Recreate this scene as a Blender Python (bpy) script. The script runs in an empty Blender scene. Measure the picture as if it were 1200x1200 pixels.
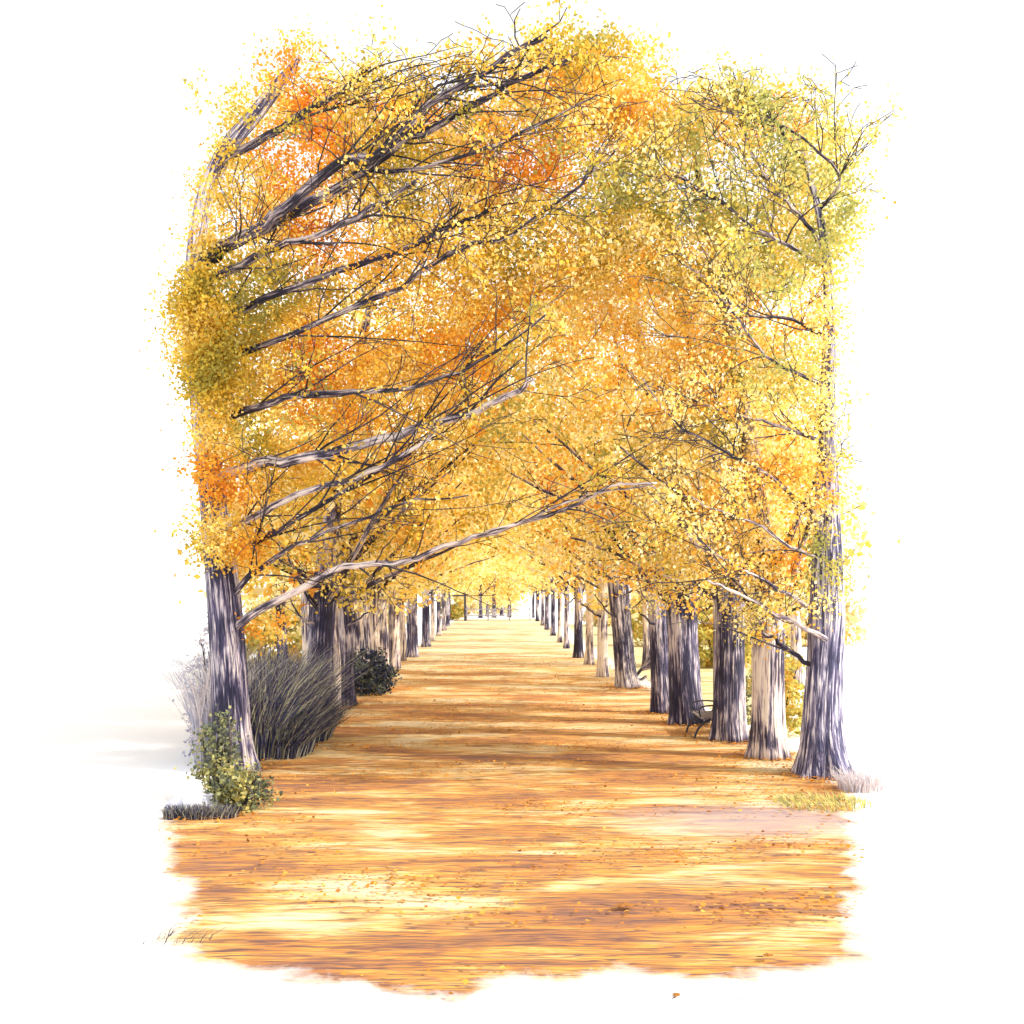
import bpy, math, random
import numpy as np
from mathutils import Vector, noise as mnoise

SEED = 7
random.seed(SEED)
rng = np.random.default_rng(SEED)
scene = bpy.context.scene
COL = scene.collection
R = math.radians

# ------------------------------------------------------------------ camera
EYE, F, HY = 2.2, 1300.0, 695.0      # eye height, focal length in photo pixels, horizon row
cd = bpy.data.cameras.new("camera")
cam = bpy.data.objects.new("camera", cd)
COL.objects.link(cam)
cam.location = (0, 0, EYE)
cam.rotation_euler = (R(90), 0, 0)
cd.sensor_width = 36
cd.lens = 36 * F / 1200
cd.shift_y = (HY - 600) / 1200
cd.clip_end = 60000
scene.camera = cam


def at(px, py, Y):
    """a point of the place: its column and row in the photograph and its distance"""
    return Vector(((px - 600) / F * Y, Y, EYE + (HY - py) / F * Y))


def base(px, py):
    Y = EYE * F / (py - HY)
    return Vector(((px - 600) / F * Y, Y, 0))


# ------------------------------------------------------------------ light
SUN = Vector((0.74, -0.26, 0.62)).normalized()
w = bpy.data.worlds.new("World")
scene.world = w
w.use_nodes = True
nt = w.node_tree
bg = nt.nodes["Background"]
sky = nt.nodes.new("ShaderNodeTexSky")
sky.sky_type = 'NISHITA'
sky.sun_disc = False
sky.sun_elevation = math.asin(SUN.z)
sky.sun_rotation = math.atan2(SUN.x, SUN.y)
sky.air_density = 1.0
sky.dust_density = 1.0
sky.ozone_density = 1.0
hs = nt.nodes.new("ShaderNodeHueSaturation")       # a white, thinly overcast sky
hs.inputs['Saturation'].default_value = 0.06
nt.links.new(sky.outputs[0], hs.inputs['Color'])
nt.links.new(hs.outputs[0], bg.inputs[0])
bg.inputs[1].default_value = 0.15
ld = bpy.data.lights.new("sun", 'SUN')
ld.energy = 2.0
ld.angle = R(0.7)
ld.color = (1.0, 0.93, 0.82)
sun = bpy.data.objects.new("sun", ld)
COL.objects.link(sun)
sun.rotation_euler = SUN.to_track_quat('Z', 'Y').to_euler()
scene.view_settings.view_transform = 'Standard'
scene.view_settings.look = 'None'
scene.view_settings.exposure = 1.4
scene.cycles.max_bounces = 8
scene.cycles.diffuse_bounces = 4
scene.cycles.transmission_bounces = 6


# ------------------------------------------------------------------ materials
def new_mat(name):
    m = bpy.data.materials.new(name)
    m.use_nodes = True
    n = m.node_tree
    n.nodes.clear()
    return m, n


def N(n, t, **kw):
    o = n.nodes.new(t)
    for k, v in kw.items():
        setattr(o, k, v)
    return o


def ramp(n, stops, interp='LINEAR'):
    r = n.nodes.new("ShaderNodeValToRGB")
    r.color_ramp.interpolation = interp
    e = r.color_ramp.elements
    while len(e) < len(stops):
        e.new(0.5)
    for el, (p, c) in zip(e, stops):
        el.position = p
        el.color = (*c, 1) if len(c) == 3 else c
    return r


def noise_tex(n, vec, scale, detail=3, rough=0.55, dist=0.0, sc=(1, 1, 1), loc=(0, 0, 0)):
    mp = n.nodes.new("ShaderNodeMapping")
    mp.inputs['Scale'].default_value = sc
    mp.inputs['Location'].default_value = loc
    n.links.new(vec, mp.inputs[0])
    t = n.nodes.new("ShaderNodeTexNoise")
    t.inputs['Scale'].default_value = scale
    t.inputs['Detail'].default_value = detail
    t.inputs['Roughness'].default_value = rough
    t.inputs['Distortion'].default_value = dist
    n.links.new(mp.outputs[0], t.inputs['Vector'])
    return t.outputs[0]


def mixc(n, fac, a, b, mode='MIX'):
    m = n.nodes.new("ShaderNodeMix")
    m.data_type = 'RGBA'
    m.blend_type = mode
    if isinstance(fac, (int, float)):
        m.inputs[0].default_value = fac
    else:
        n.links.new(fac, m.inputs[0])
    for sock, v in ((m.inputs[6], a), (m.inputs[7], b)):
        if isinstance(v, tuple):
            sock.default_value = (*v, 1)
        else:
            n.links.new(v, sock)
    return m.outputs[2]


def math_n(n, op, a, b=None, clamp=False):
    m = n.nodes.new("ShaderNodeMath")
    m.operation = op
    m.use_clamp = clamp
    for s, v in ((m.inputs[0], a), (m.inputs[1], b)):
        if v is None:
            continue
        if isinstance(v, (int, float)):
            s.default_value = v
        else:
            n.links.new(v, s)
    return m.outputs[0]


def leaf_material(name, stops, scale=0.55, trans=0.45, shift=(0, 0, 0), vary=0.35):
    """leaves whose colour changes from bough to bough (position noise) and from leaf to leaf (attribute)"""
    m, n = new_mat(name)
    out = N(n, "ShaderNodeOutputMaterial")
    geo = N(n, "ShaderNodeNewGeometry")
    big = noise_tex(n, geo.outputs['Position'], scale, 2.2, 0.55, 0.5, loc=shift)
    at_ = N(n, "ShaderNodeAttribute", attribute_name="leaf_tone")
    v = math_n(n, 'MULTIPLY_ADD', at_.outputs['Fac'], vary)
    v.node.inputs[2].default_value = -vary / 2
    f = math_n(n, 'ADD', big, v, True)
    r = ramp(n, stops)
    n.links.new(f, r.inputs[0])
    hsv = N(n, "ShaderNodeHueSaturation")
    n.links.new(r.outputs[0], hsv.inputs['Color'])
    val = math_n(n, 'MULTIPLY_ADD', at_.outputs['Alpha'], 0.32)
    val.node.inputs[2].default_value = 0.84
    n.links.new(val, hsv.inputs['Value'])
    d = N(n, "ShaderNodeBsdfDiffuse")
    t = N(n, "ShaderNodeBsdfTranslucent")
    n.links.new(hsv.outputs[0], d.inputs[0])
    n.links.new(hsv.outputs[0], t.inputs[0])
    mx = N(n, "ShaderNodeMixShader")
    mx.inputs[0].default_value = trans
    n.links.new(d.outputs[0], mx.inputs[1])
    n.links.new(t.outputs[0], mx.inputs[2])
    n.links.new(mx.outputs[0], out.inputs[0])
    return m


OLIVE, GOLD, YEL, PALE, ORA, RUST = (.27, .23, .03), (.58, .30, .02), (.72, .44, .04), (.85, .66, .17), (.68, .29, .03), (.58, .17, .02)
SHIFT_L = (4, 8, 2)
SHIFT_R = (3, 3, 7)
M_LEAF_L = leaf_material("leaves_gold", [(.33, (.34, .31, .08)), (.405, (.54, .42, .07)), (.45, (.74, .46, .045)), (.485, (.82, .58, .10)), (.52, (.92, .80, .36)), (.55, (.82, .55, .08)), (.61, (.83, .43, .055)), (.70, (.78, .31, .045))], .6, .5, SHIFT_L, vary=.10)
M_LEAF_R = leaf_material("leaves_pale_gold", [(.33, (.38, .38, .12)), (.40, (.52, .47, .13)), (.44, (.78, .54, .08)), (.475, (.88, .70, .20)), (.52, (.95, .88, .56)), (.555, (.88, .65, .14)), (.605, (.85, .46, .07)), (.69, (.80, .31, .05))], .6, .5, SHIFT_R, vary=.10)
M_LEAF_F = leaf_material("leaves_yellow", [(.32, (.56, .50, .18)), (.41, (.84, .60, .11)), (.47, (.92, .76, .28)), (.53, (.96, .90, .60)), (.58, (.92, .68, .17)), (.65, (.88, .46, .08))], .5, .55, (1, 7, 3), vary=.12)
M_SHRUB_Y = leaf_material("shrub_leaves_yellow", [(.3, (.34, .32, .08)), (.45, (.55, .48, .12)), (.6, (.75, .62, .18)), (.7, (.72, .42, .08))], 1.2, 0.4)
M_SHRUB_G = leaf_material("shrub_leaves_olive", [(.3, (.09, .10, .09)), (.45, (.19, .21, .10)), (.55, (.38, .37, .17)), (.7, (.48, .40, .12))], 2.2, 0.3)
M_SHRUB_D = leaf_material("shrub_leaves_dark", [(.3, (.02, .022, .045)), (.5, (.06, .065, .085)), (.7, (.16, .17, .10))], 2.5, 0.2)
M_GRASS_O = leaf_material("grass_olive", [(.20, (.05, .05, .12)), (.40, (.14, .14, .22)), (.47, (.42, .41, .30)), (.56, (.82, .78, .60)), (.66, (.46, .45, .24)), (.80, (.10, .10, .18))], 1.6, 0.25, vary=1.0)
M_GRASS_P = leaf_material("grass_bleached", [(.3, (.42, .42, .52)), (.5, (.62, .60, .66)), (.7, (.70, .60, .56))], 1.2, 0.4, vary=.6)
M_GRASS_D = leaf_material("grass_dark", [(.3, (.04, .04, .08)), (.5, (.10, .10, .15)), (.62, (.24, .23, .22)), (.8, (.36, .34, .24))], 2.0, 0.2, vary=.9)
M_GRASS_Y = leaf_material("grass_yellow_green", [(.25, (.30, .30, .14)), (.5, (.58, .56, .18)), (.7, (.72, .62, .24))], 2.0, 0.35, vary=.8)
M_SHRUB_C = leaf_material("shrub_leaves_cream", [(.3, (.62, .54, .26)), (.5, (.82, .74, .46)), (.62, (.86, .66, .30)), (.75, (.80, .50, .16))], .8, 0.45)
M_SHRUB_P = leaf_material("shrub_leaves_lilac", [(.3, (.40, .40, .52)), (.5, (.62, .61, .70)), (.7, (.74, .68, .66))], 1.5, 0.4, vary=.5)
M_FALLEN = leaf_material("fallen_leaves", [(.3, (.30, .13, .04)), (.45, (.52, .24, .05)), (.55, (.70, .38, .07)), (.66, (.60, .22, .03))], 1.0, 0.15, vary=.6)


def bark_material(name, pale, mid, dark, scale=1.0, cover=0.5, k=(11, 11, 1.1), blotch=.62):
    m, n = new_mat(name)
    out = N(n, "ShaderNodeOutputMaterial")
    b = N(n, "ShaderNodeBsdfPrincipled")
    b.inputs['Roughness'].default_value = 0.9
    tc = N(n, "ShaderNodeAttribute", attribute_name="bark_uv")
    v = tc.outputs['Vector']
    s1 = noise_tex(n, v, scale, 5, 0.62, 0.5, sc=k)
    s2 = noise_tex(n, v, scale * 2.3, 4, 0.6, 0.6, sc=(k[0], k[1], k[2] * .8), loc=(3, 8, 1))
    blot = noise_tex(n, v, 1.6 * scale, 3, 0.5, 0.4, sc=(1, 1, .7), loc=(9, 4, 2))
    # fissures gather into patches: the threshold wanders with the blotches
    off = math_n(n, 'MULTIPLY_ADD', blot, blotch)
    off.node.inputs[2].default_value = -blotch / 2 + (cover - .5) * .4
    f1 = math_n(n, 'ADD', s1, off, True)
    f2 = math_n(n, 'ADD', s2, off, True)
    r1 = ramp(n, [(.40, pale), (.48, mid), (.55, dark)])
    n.links.new(f1, r1.inputs[0])
    r2 = ramp(n, [(.47, (1, 1, 1)), (.545, tuple(min(1, c * 2.2) for c in dark))])
    n.links.new(f2, r2.inputs[0])
    c = mixc(n, 0.85, r1.outputs[0], r2.outputs[0], 'MULTIPLY')
    n.links.new(c, b.inputs['Base Color'])
    bp = N(n, "ShaderNodeBump")
    bp.inputs['Strength'].default_value = 0.6
    bp.inputs['Distance'].default_value = 0.03
    bp.invert = True
    n.links.new(f1, bp.inputs['Height'])
    n.links.new(bp.outputs[0], b.inputs['Normal'])
    n.links.new(b.outputs[0], out.inputs[0])
    return m


DK = (.04, .034, .075)
M_BARK = bark_material("bark_grey", (.56, .49, .45), (.24, .20, .24), DK, 1.0, .50, (27, 27, 1.7))
M_BARK_DARK = bark_material("bark_dark", (.58, .51, .49), (.27, .23, .30), (.042, .036, .085), 1.0, .52, (27, 27, 1.7))
M_BARK_HATCH = bark_material("bark_hatched", (.72, .66, .65), (.42, .38, .45), (.07, .065, .13), 1.0, .50, (30, 30, 1.8), .3)
M_BRANCH_PALE = bark_material("bark_branch_pale", (.66, .56, .50), (.40, .32, .34), (.05, .04, .07), 1.6, .40, (20, 20, 1.4))
M_BARK_PALE = bark_material("bark_pale", (.70, .60, .50), (.42, .34, .34), (.06, .05, .09), 1.0, .38, (24, 24, 1.5))
M_BRANCH = bark_material("bark_branch", (.52, .42, .38), (.19, .15, .18), (.028, .02, .045), 1.6, .50, (20, 20, 1.4))
M_TWIG = bark_material("bark_twig", (.10, .075, .08), (.05, .04, .05), (.02, .016, .03), 1.6, .5)


def plain(name, col, rough=0.8, var=0.25, sc=6.0):
    m, n = new_mat(name)
    out = N(n, "ShaderNodeOutputMaterial")
    b = N(n, "ShaderNodeBsdfPrincipled")
    b.inputs['Roughness'].default_value = rough
    tc = N(n, "ShaderNodeTexCoord")
    t = noise_tex(n, tc.outputs['Object'], sc, 5, 0.6)
    r = ramp(n, [(.3, tuple(c * (1 - var) for c in col)), (.7, tuple(min(1, c * (1 + var)) for c in col))])
    n.links.new(t, r.inputs[0])
    n.links.new(r.outputs[0], b.inputs['Base Color'])
    n.links.new(b.outputs[0], out.inputs[0])
    return m


M_WOOD = plain("weathered_wood", (.22, .19, .20))
M_PALEWOOD = plain("bleached_wood", (.34, .31, .34))
M_IRON = plain("dark_iron", (.03, .03, .045), .5)
M_STONE = plain("pale_stone", (.62, .62, .70), .9, .15)
M_GROUND = plain("white_sand", (.92, .92, .925), .95, .012, 3.0)


# ------------------------------------------------------------------ mesh helpers
def link(name, me, mat, parent=None):
    o = bpy.data.objects.new(name, me)
    COL.objects.link(o)
    if mat is not None:
        me.materials.append(mat)
    if parent is not None:
        o.parent = parent
        o.matrix_parent_inverse = parent.matrix_basis.inverted()
    return o


def thing(name, loc, label, cat, group=None):
    o = bpy.data.objects.new(name, None)
    o.empty_display_size = 0.3
    COL.objects.link(o)
    o.location = loc
    return tag(o, label, cat, group)


def tag(o, label, cat, group=None):
    o['label'] = label
    o['category'] = cat
    if group:
        o['group'] = group
    return o


def quads_mesh(name, V, tone=None, val=None, smooth=False):
    """V: (n,4,3) array of separate quads"""
    n = len(V)
    me = bpy.data.meshes.new(name)
    me.vertices.add(n * 4)
    me.vertices.foreach_set("co", np.ascontiguousarray(V, dtype=np.float32).ravel())
    me.loops.add(n * 4)
    me.loops.foreach_set("vertex_index", np.arange(n * 4, dtype=np.int32))
    me.polygons.add(n)
    me.polygons.foreach_set("loop_start", np.arange(0, n * 4, 4, dtype=np.int32))
    me.polygons.foreach_set("loop_total", np.full(n, 4, dtype=np.int32))
    me.update(calc_edges=True)
    if tone is not None:
        a = me.attributes.new("leaf_tone", 'FLOAT_COLOR', 'POINT')
        c = np.zeros((n, 4, 4), dtype=np.float32)
        c[:, :, 0:3] = tone[:, None, None]
        c[:, :, 3] = val[:, None]
        a.data.foreach_set("color", c.ravel())
    return me


def leaf_quads(C, size, flat=0.0):
    """leaf blades (pointed rhombs) at centres C, lengths size, random attitude; flat pulls them level"""
    n = len(C)
    d = rng.normal(size=(n, 3))
    d[:, 2] *= (1 - flat)
    d /= np.linalg.norm(d, axis=1)[:, None] + 1e-9
    e = rng.normal(size=(n, 3))
    e[:, 2] *= (1 - flat)
    s = np.cross(d, np.cross(e, d))
    s /= np.linalg.norm(s, axis=1)[:, None] + 1e-9
    L = size[:, None]
    wdt = (size * rng.uniform(.28, .42, n))[:, None]
    nrm = np.cross(d, s)
    V = np.empty((n, 4, 3))
    V[:, 0] = C - d * L * .5
    V[:, 1] = C + s * wdt + nrm * L * .08 - d * L * .05
    V[:, 2] = C + d * L * .5
    V[:, 3] = C - s * wdt + nrm * L * .08 - d * L * .05
    return V


def leaves_mesh(name, C, size, flat=0.0):
    V = leaf_quads(C, size, flat)
    return quads_mesh(name, V, rng.random(len(C)), rng.random(len(C)))


class Tubes:
    """tapered tubes along polylines, gathered into one mesh, with a bark coordinate"""
    def __init__(self):
        self.v, self.f, self.b = [], [], []

    def add(self, pts, rad, sides=8, ridges=0.0, flare=0.0, seed=0, wob=0.0, cap=True):
        pts = [Vector(p) for p in pts]
        o = len(self.v)
        n = len(pts)
        t0 = (pts[1] - pts[0]).normalized()
        ref = Vector((0, 1, 0)) if abs(t0.y) < .9 else Vector((1, 0, 0))
        u = (ref - t0 * ref.dot(t0)).normalized()
        run = random.uniform(0, 50)
        rr = random.Random(seed)
        ph = [rr.uniform(0, 6.28) for _ in range(6)]
        for i, p in enumerate(pts):
            t = (pts[min(i + 1, n - 1)] - pts[max(i - 1, 0)]).normalized()
            u = (u - t * u.dot(t)).normalized()
            v_ = t.cross(u)
            if i:
                run += (pts[i] - pts[i - 1]).length
            z = p.z
            for j in range(sides):
                a = 2 * math.pi * j / sides
                k = 1.0
                if ridges:
                    k += ridges * (math.sin(7 * a + ph[0] + z * .8) * .5 + math.sin(11 * a + ph[1] - z * .5) * .5 + math.sin(3 * a + ph[2] + z * 1.1) * .7
                                   + mnoise.noise(Vector((math.cos(a) * 2.5 + seed, math.sin(a) * 2.5, z * 1.3))) * 1.2)
                if flare and z < 1.3:
                    lob = .55 + .45 * math.sin(5 * a + ph[3]) + .3 * math.sin(3 * a + ph[4])
                    k += flare * math.exp(-max(z, 0) / .22) * max(lob, .08) + flare * .25 * math.exp(-max(z, 0) / .6)
                r = rad[i] * k
                q = p + (u * math.cos(a) + v_ * math.sin(a)) * r
                self.v.append(q)
                # bark coordinate: round the stem in metres, and along it
                self.b.append((math.cos(a) * rad[i] + seed * 3.1, math.sin(a) * rad[i], run))
        for i in range(n - 1):
            for j in range(sides):
                a, b = o + i * sides + j, o + i * sides + (j + 1) % sides
                self.f.append((a, b, b + sides, a + sides))
        if cap:
            self.f.append(tuple(o + j for j in reversed(range(sides))))
            self.f.append(tuple(o + (n - 1) * sides + j for j in range(sides)))

    def build(self, name, mat, parent=None):
        me = bpy.data.meshes.new(name)
        me.from_pydata([tuple(x) for x in self.v], [], self.f)
        me.polygons.foreach_set("use_smooth", np.ones(len(self.f), dtype=bool))
        a = me.attributes.new("bark_uv", 'FLOAT_VECTOR', 'POINT')
        a.data.foreach_set("vector", np.array(self.b, dtype=np.float32).ravel())
        me.update()
        return link(name, me, mat, parent)


def smooth_line(pts, rad, sub=4):
    """Catmull-Rom through the points, radii interpolated"""
    P = [Vector(p) for p in pts]
    P = [P[0] * 2 - P[1]] + P + [P[-1] * 2 - P[-2]]
    out, rr = [], []
    for i in range(1, len(P) - 2):
        p0, p1, p2, p3 = P[i - 1:i + 3]
        for k in range(sub):
            t = k / sub
            out.append(.5 * ((2 * p1) + (p2 - p0) * t + (2 * p0 - 5 * p1 + 4 * p2 - p3) * t * t + (3 * p1 - p0 - 3 * p2 + p3) * t ** 3))
            rr.append(rad[i - 1] * (1 - t) + rad[i] * t)
    out.append(P[-2])
    rr.append(rad[-1])
    return out, rr


def grow_twigs(T, line, rad, n, length, tips, rnd, level=2, up=0.25, fwd=0.0, rmin=.0035):
    """side shoots off a limb; the ends are remembered for leaf clumps"""
    m = len(line)
    for _ in range(n):
        i = int(rnd.uniform(.18, .98) * (m - 1))
        p = line[i]
        d = (line[min(i + 1, m - 1)] - line[max(i - 1, 0)]).normalized()
        side = Vector((rnd.gauss(0, 1), rnd.gauss(0, .7), rnd.gauss(0, 1)))
        side = (side - d * side.dot(d)).normalized()
        dirn = (d * rnd.uniform(.5, 1.1) + side * rnd.uniform(.45, .9) + Vector((0, -fwd, up))).normalized()
        L = length * rnd.uniform(.5, 1.25)
        r0 = min(rad[i] * .55, max(rmin * 1.6, .012 * L))
        bend = Vector((rnd.gauss(0, .18), rnd.gauss(0, .12), rnd.gauss(0, .18) + .03))
        pts, rs = [p.copy()], [r0]
        steps = 5
        q = p.copy()
        for s in range(steps):
            if q.z > 7.75:                       # the crowns were topped: shoots level off up there
                dirn.z = min(dirn.z, -.05)
            dirn = (dirn + bend * .5 + Vector((rnd.gauss(0, .12), rnd.gauss(0, .12), rnd.gauss(0, .12)))).normalized()
            q = q + dirn * (L / steps)
            pts.append(q.copy())
            rs.append(max(rmin, r0 * (1 - .75 * (s + 1) / steps)))
        T.add(pts, rs, 5, cap=False)
        tips.append(pts[-1])
        tips.append(pts[3])
        if level > 1:
            grow_twigs(T, pts, rs, rnd.choice((1, 2, 3)), length * .55, tips, rnd, level - 1, up * .6, fwd, rmin)


def clump_leaves(centres, per, spread, size, flatz=.75):
    """leaf centres and lengths round clump centres"""
    C = np.repeat(np.array(centres, dtype=float), per, axis=0)
    k = np.repeat(rng.uniform(.55, 1.35, len(centres)), per)
    off = rng.normal(size=C.shape) * spread * k[:, None]
    off[:, 2] *= flatz
    C = C + off
    S = size * rng.uniform(.65, 1.35, len(C))
    return C, S


def lobe_points(lobes, density, thr=0.0, nscale=.8, seed=0):
    """clump centres inside ellipsoids (centre, rx, ry, rz), thinned by noise so that gaps stay open"""
    out = []
    rnd = random.Random(seed)
    for (c, rx, ry, rz) in lobes:
        n = int(density * rx * ry * rz * 4.2)
        for _ in range(n):
            while True:
                a, b, e = rnd.uniform(-1, 1), rnd.uniform(-1, 1), rnd.uniform(-1, 1)
                if a * a + b * b + e * e < 1:
                    break
            p = Vector((c[0] + a * rx, c[1] + b * ry, c[2] + e * rz))
            if mnoise.noise(p * nscale + Vector((seed, 0, 0))) + .35 * mnoise.noise(p * nscale * 2.7) < thr - .25 + rnd.uniform(-.1, .1):
                continue
            out.append(p)
    return out


def crown_mesh(name, centres, per, spread, size, keep=None):
    C, S = clump_leaves([tuple(c) for c in centres], per, spread, size)
    if keep is not None:
        k = keep(C)
        C, S = C[k], S[k]
    return leaves_mesh(name, C, S)


# ------------------------------------------------------------------ ground and path
def grid_mesh(name, xs, ys, z=0.0):
    v = [(x, y, z) for y in ys for x in xs]
    n = len(xs)
    f = [(j * n + i, j * n + i + 1, (j + 1) * n + i + 1, (j + 1) * n + i) for j in range(len(ys) - 1) for i in range(n - 1)]
    me = bpy.data.meshes.new(name)
    me.from_pydata(v, [], f)
    return me


g = link("ground", grid_mesh("ground", [-9000, -40, 40, 9000], [-300, 0, 130, 30000], -.0125), M_GROUND)
g['kind'] = 'structure'

# outline of the leaf-strewn path on the ground, read at the ground plane
LEFT = [(205, 962), (203, 1000), (222, 1052), (208, 1100), (232, 1132), (320, 1146), (392, 1158), (470, 1163), (540, 1172), (600, 1152), (670, 1149), (740, 1145),
        (800, 1148), (872, 1150), (945, 1146), (996, 1120), (996, 1030), (990, 965), (985, 935)]
poly = [base(*p).to_2d() for p in LEFT]
poly = [Vector((p.x * 1.055, p.y)) for p in poly]
poly += [Vector((4.1, 14.2)), Vector((4.0, 16.5)), Vector((3.7, 19)), Vector((3.2, 26)), Vector((2.9, 38)), Vector((2.6, 60)), Vector((2.5, 95)), Vector((-4.9, 95)),
         Vector((-4.2, 60)), Vector((-3.9, 38)), Vector((-3.75, 26)), Vector((-3.6, 19)), Vector((-3.7, 14.0)), Vector((-3.3, 12.2)), Vector((-3.45, 11.2))]
PX = np.array([p.x for p in poly])
PY = np.array([p.y for p in poly])


def signed_dist(x, y):
    """distance to the outline, positive inside"""
    inside = np.zeros(x.shape, bool)
    d = np.full(x.shape, 1e9)
    n = len(PX)
    for i in range(n):
        x0, y0, x1, y1 = PX[i], PY[i], PX[(i + 1) % n], PY[(i + 1) % n]
        c = ((y0 > y) != (y1 > y))
        with np.errstate(divide='ignore', invalid='ignore'):
            xi = (x1 - x0) * (y - y0) / (y1 - y0 if y1 != y0 else 1e-9) + x0
        inside ^= c & (x < xi)
        dx, dy = x1 - x0, y1 - y0
        t = np.clip(((x - x0) * dx + (y - y0) * dy) / (dx * dx + dy * dy), 0, 1)
        d = np.minimum(d, np.hypot(x - x0 - t * dx, y - y0 - t * dy))
    return np.where(inside, d, -d)


ys = []
y = 5.0
while y < 97:
    ys.append(y)
    y += .05 + max(0, y - 8) * .012
ys = np.array(ys)
xs = np.arange(-5.4, 5.2, .07)
GX, GY = np.meshgrid(xs, ys)
D = signed_dist(GX, GY)
hz = np.zeros_like(GX)
for j in range(GX.shape[0]):
    for i in range(GX.shape[1]):
        if D[j, i] > -.5:
            hz[j, i] = .012 * mnoise.noise(Vector((GX[j, i] * 1.5, GY[j, i] * 4, 0))) + .008 * mnoise.noise(Vector((GX[j, i] * 4, GY[j, i] * 12, 3)))
hz = (hz + .012) * np.clip((D - .05) / .6, 0, 1) - .008
nx = len(xs)
ok = D > -.30
idx = -np.ones(GX.shape, int)
fs = []
for j in range(len(ys) - 1):
    for i in range(nx - 1):
        if ok[j, i] and ok[j + 1, i] and ok[j, i + 1] and ok[j + 1, i + 1]:
            fs.append((j * nx + i, j * nx + i + 1, (j + 1) * nx + i + 1, (j + 1) * nx + i))
used = np.unique(np.array(fs).ravel())
remap = -np.ones(GX.size, int)
remap[used] = np.arange(len(used))
vv = np.stack([GX.ravel()[used], GY.ravel()[used], hz.ravel()[used]], 1)
pm = bpy.data.meshes.new("path")
pm.from_pydata(vv.tolist(), [], remap[np.array(fs)].tolist())
pm.polygons.foreach_set("use_smooth", np.ones(len(pm.polygons), dtype=bool))
a = pm.attributes.new("cover", 'FLOAT', 'POINT')
a.data.foreach_set("value", D.ravel()[used].astype(np.float32))

m, n = new_mat("dappled_leaf_strewn_sand")
out = N(n, "ShaderNodeOutputMaterial")
b = N(n, "ShaderNodeBsdfPrincipled")
b.inputs['Roughness'].default_value = .95
tc = N(n, "ShaderNodeTexCoord")
P_ = tc.outputs['Object']
patch = noise_tex(n, P_, 1.0, 4, .55, .5, sc=(.42, 1.05, 1))               # broad leaf drifts, with light dapples painted between them
streak = noise_tex(n, P_, 1.0, 5, .68, .8, sc=(1.1, 7.5, 1), loc=(4, 1, 0))
fine = noise_tex(n, P_, 1.0, 4, .7, .6, sc=(3.2, 30, 1), loc=(1, 6, 0))
ink = noise_tex(n, P_, 1.0, 3, .62, 1.0, sc=(2.2, 26, 1), loc=(8, 2, 0))
far_ink = noise_tex(n, P_, 1.0, 3, .6, .6, sc=(.8, 3.2, 1), loc=(2, 9, 0))
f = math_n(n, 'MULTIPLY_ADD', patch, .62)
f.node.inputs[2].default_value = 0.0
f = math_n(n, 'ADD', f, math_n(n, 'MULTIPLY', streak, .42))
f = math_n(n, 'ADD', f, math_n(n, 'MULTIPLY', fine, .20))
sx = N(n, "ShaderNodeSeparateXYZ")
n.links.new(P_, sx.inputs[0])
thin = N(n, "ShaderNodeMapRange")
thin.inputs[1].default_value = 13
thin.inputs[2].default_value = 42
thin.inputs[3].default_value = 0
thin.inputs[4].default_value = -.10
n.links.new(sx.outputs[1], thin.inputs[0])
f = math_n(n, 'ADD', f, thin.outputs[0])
r = ramp(n, [(.50, (.64, .52, .33)), (.555, (.64, .44, .17)), (.61, (.60, .30, .055)), (.675, (.47, .185, .03)), (.75, (.26, .11, .05))])  # sand and litter tones that also paint in sun dapples and shade streaks
n.links.new(f, r.inputs[0])


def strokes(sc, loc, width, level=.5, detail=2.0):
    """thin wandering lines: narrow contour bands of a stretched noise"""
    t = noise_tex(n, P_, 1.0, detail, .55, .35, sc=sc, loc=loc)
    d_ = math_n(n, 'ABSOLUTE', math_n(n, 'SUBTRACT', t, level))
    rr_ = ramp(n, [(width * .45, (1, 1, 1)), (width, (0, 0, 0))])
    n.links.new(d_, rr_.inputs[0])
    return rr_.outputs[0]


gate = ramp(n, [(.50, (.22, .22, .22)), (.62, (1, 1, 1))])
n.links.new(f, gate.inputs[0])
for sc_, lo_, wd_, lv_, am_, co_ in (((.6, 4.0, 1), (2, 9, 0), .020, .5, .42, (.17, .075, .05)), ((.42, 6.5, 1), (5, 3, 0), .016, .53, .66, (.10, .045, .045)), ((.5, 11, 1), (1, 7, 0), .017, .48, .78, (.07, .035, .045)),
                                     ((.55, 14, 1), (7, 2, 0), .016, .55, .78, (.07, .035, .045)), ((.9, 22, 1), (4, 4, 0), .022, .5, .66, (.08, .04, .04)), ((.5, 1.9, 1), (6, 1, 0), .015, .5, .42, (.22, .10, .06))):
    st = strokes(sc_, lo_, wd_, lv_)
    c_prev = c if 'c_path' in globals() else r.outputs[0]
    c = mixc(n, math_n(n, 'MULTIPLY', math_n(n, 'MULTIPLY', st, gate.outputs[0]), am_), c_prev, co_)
    c_path = c
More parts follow.
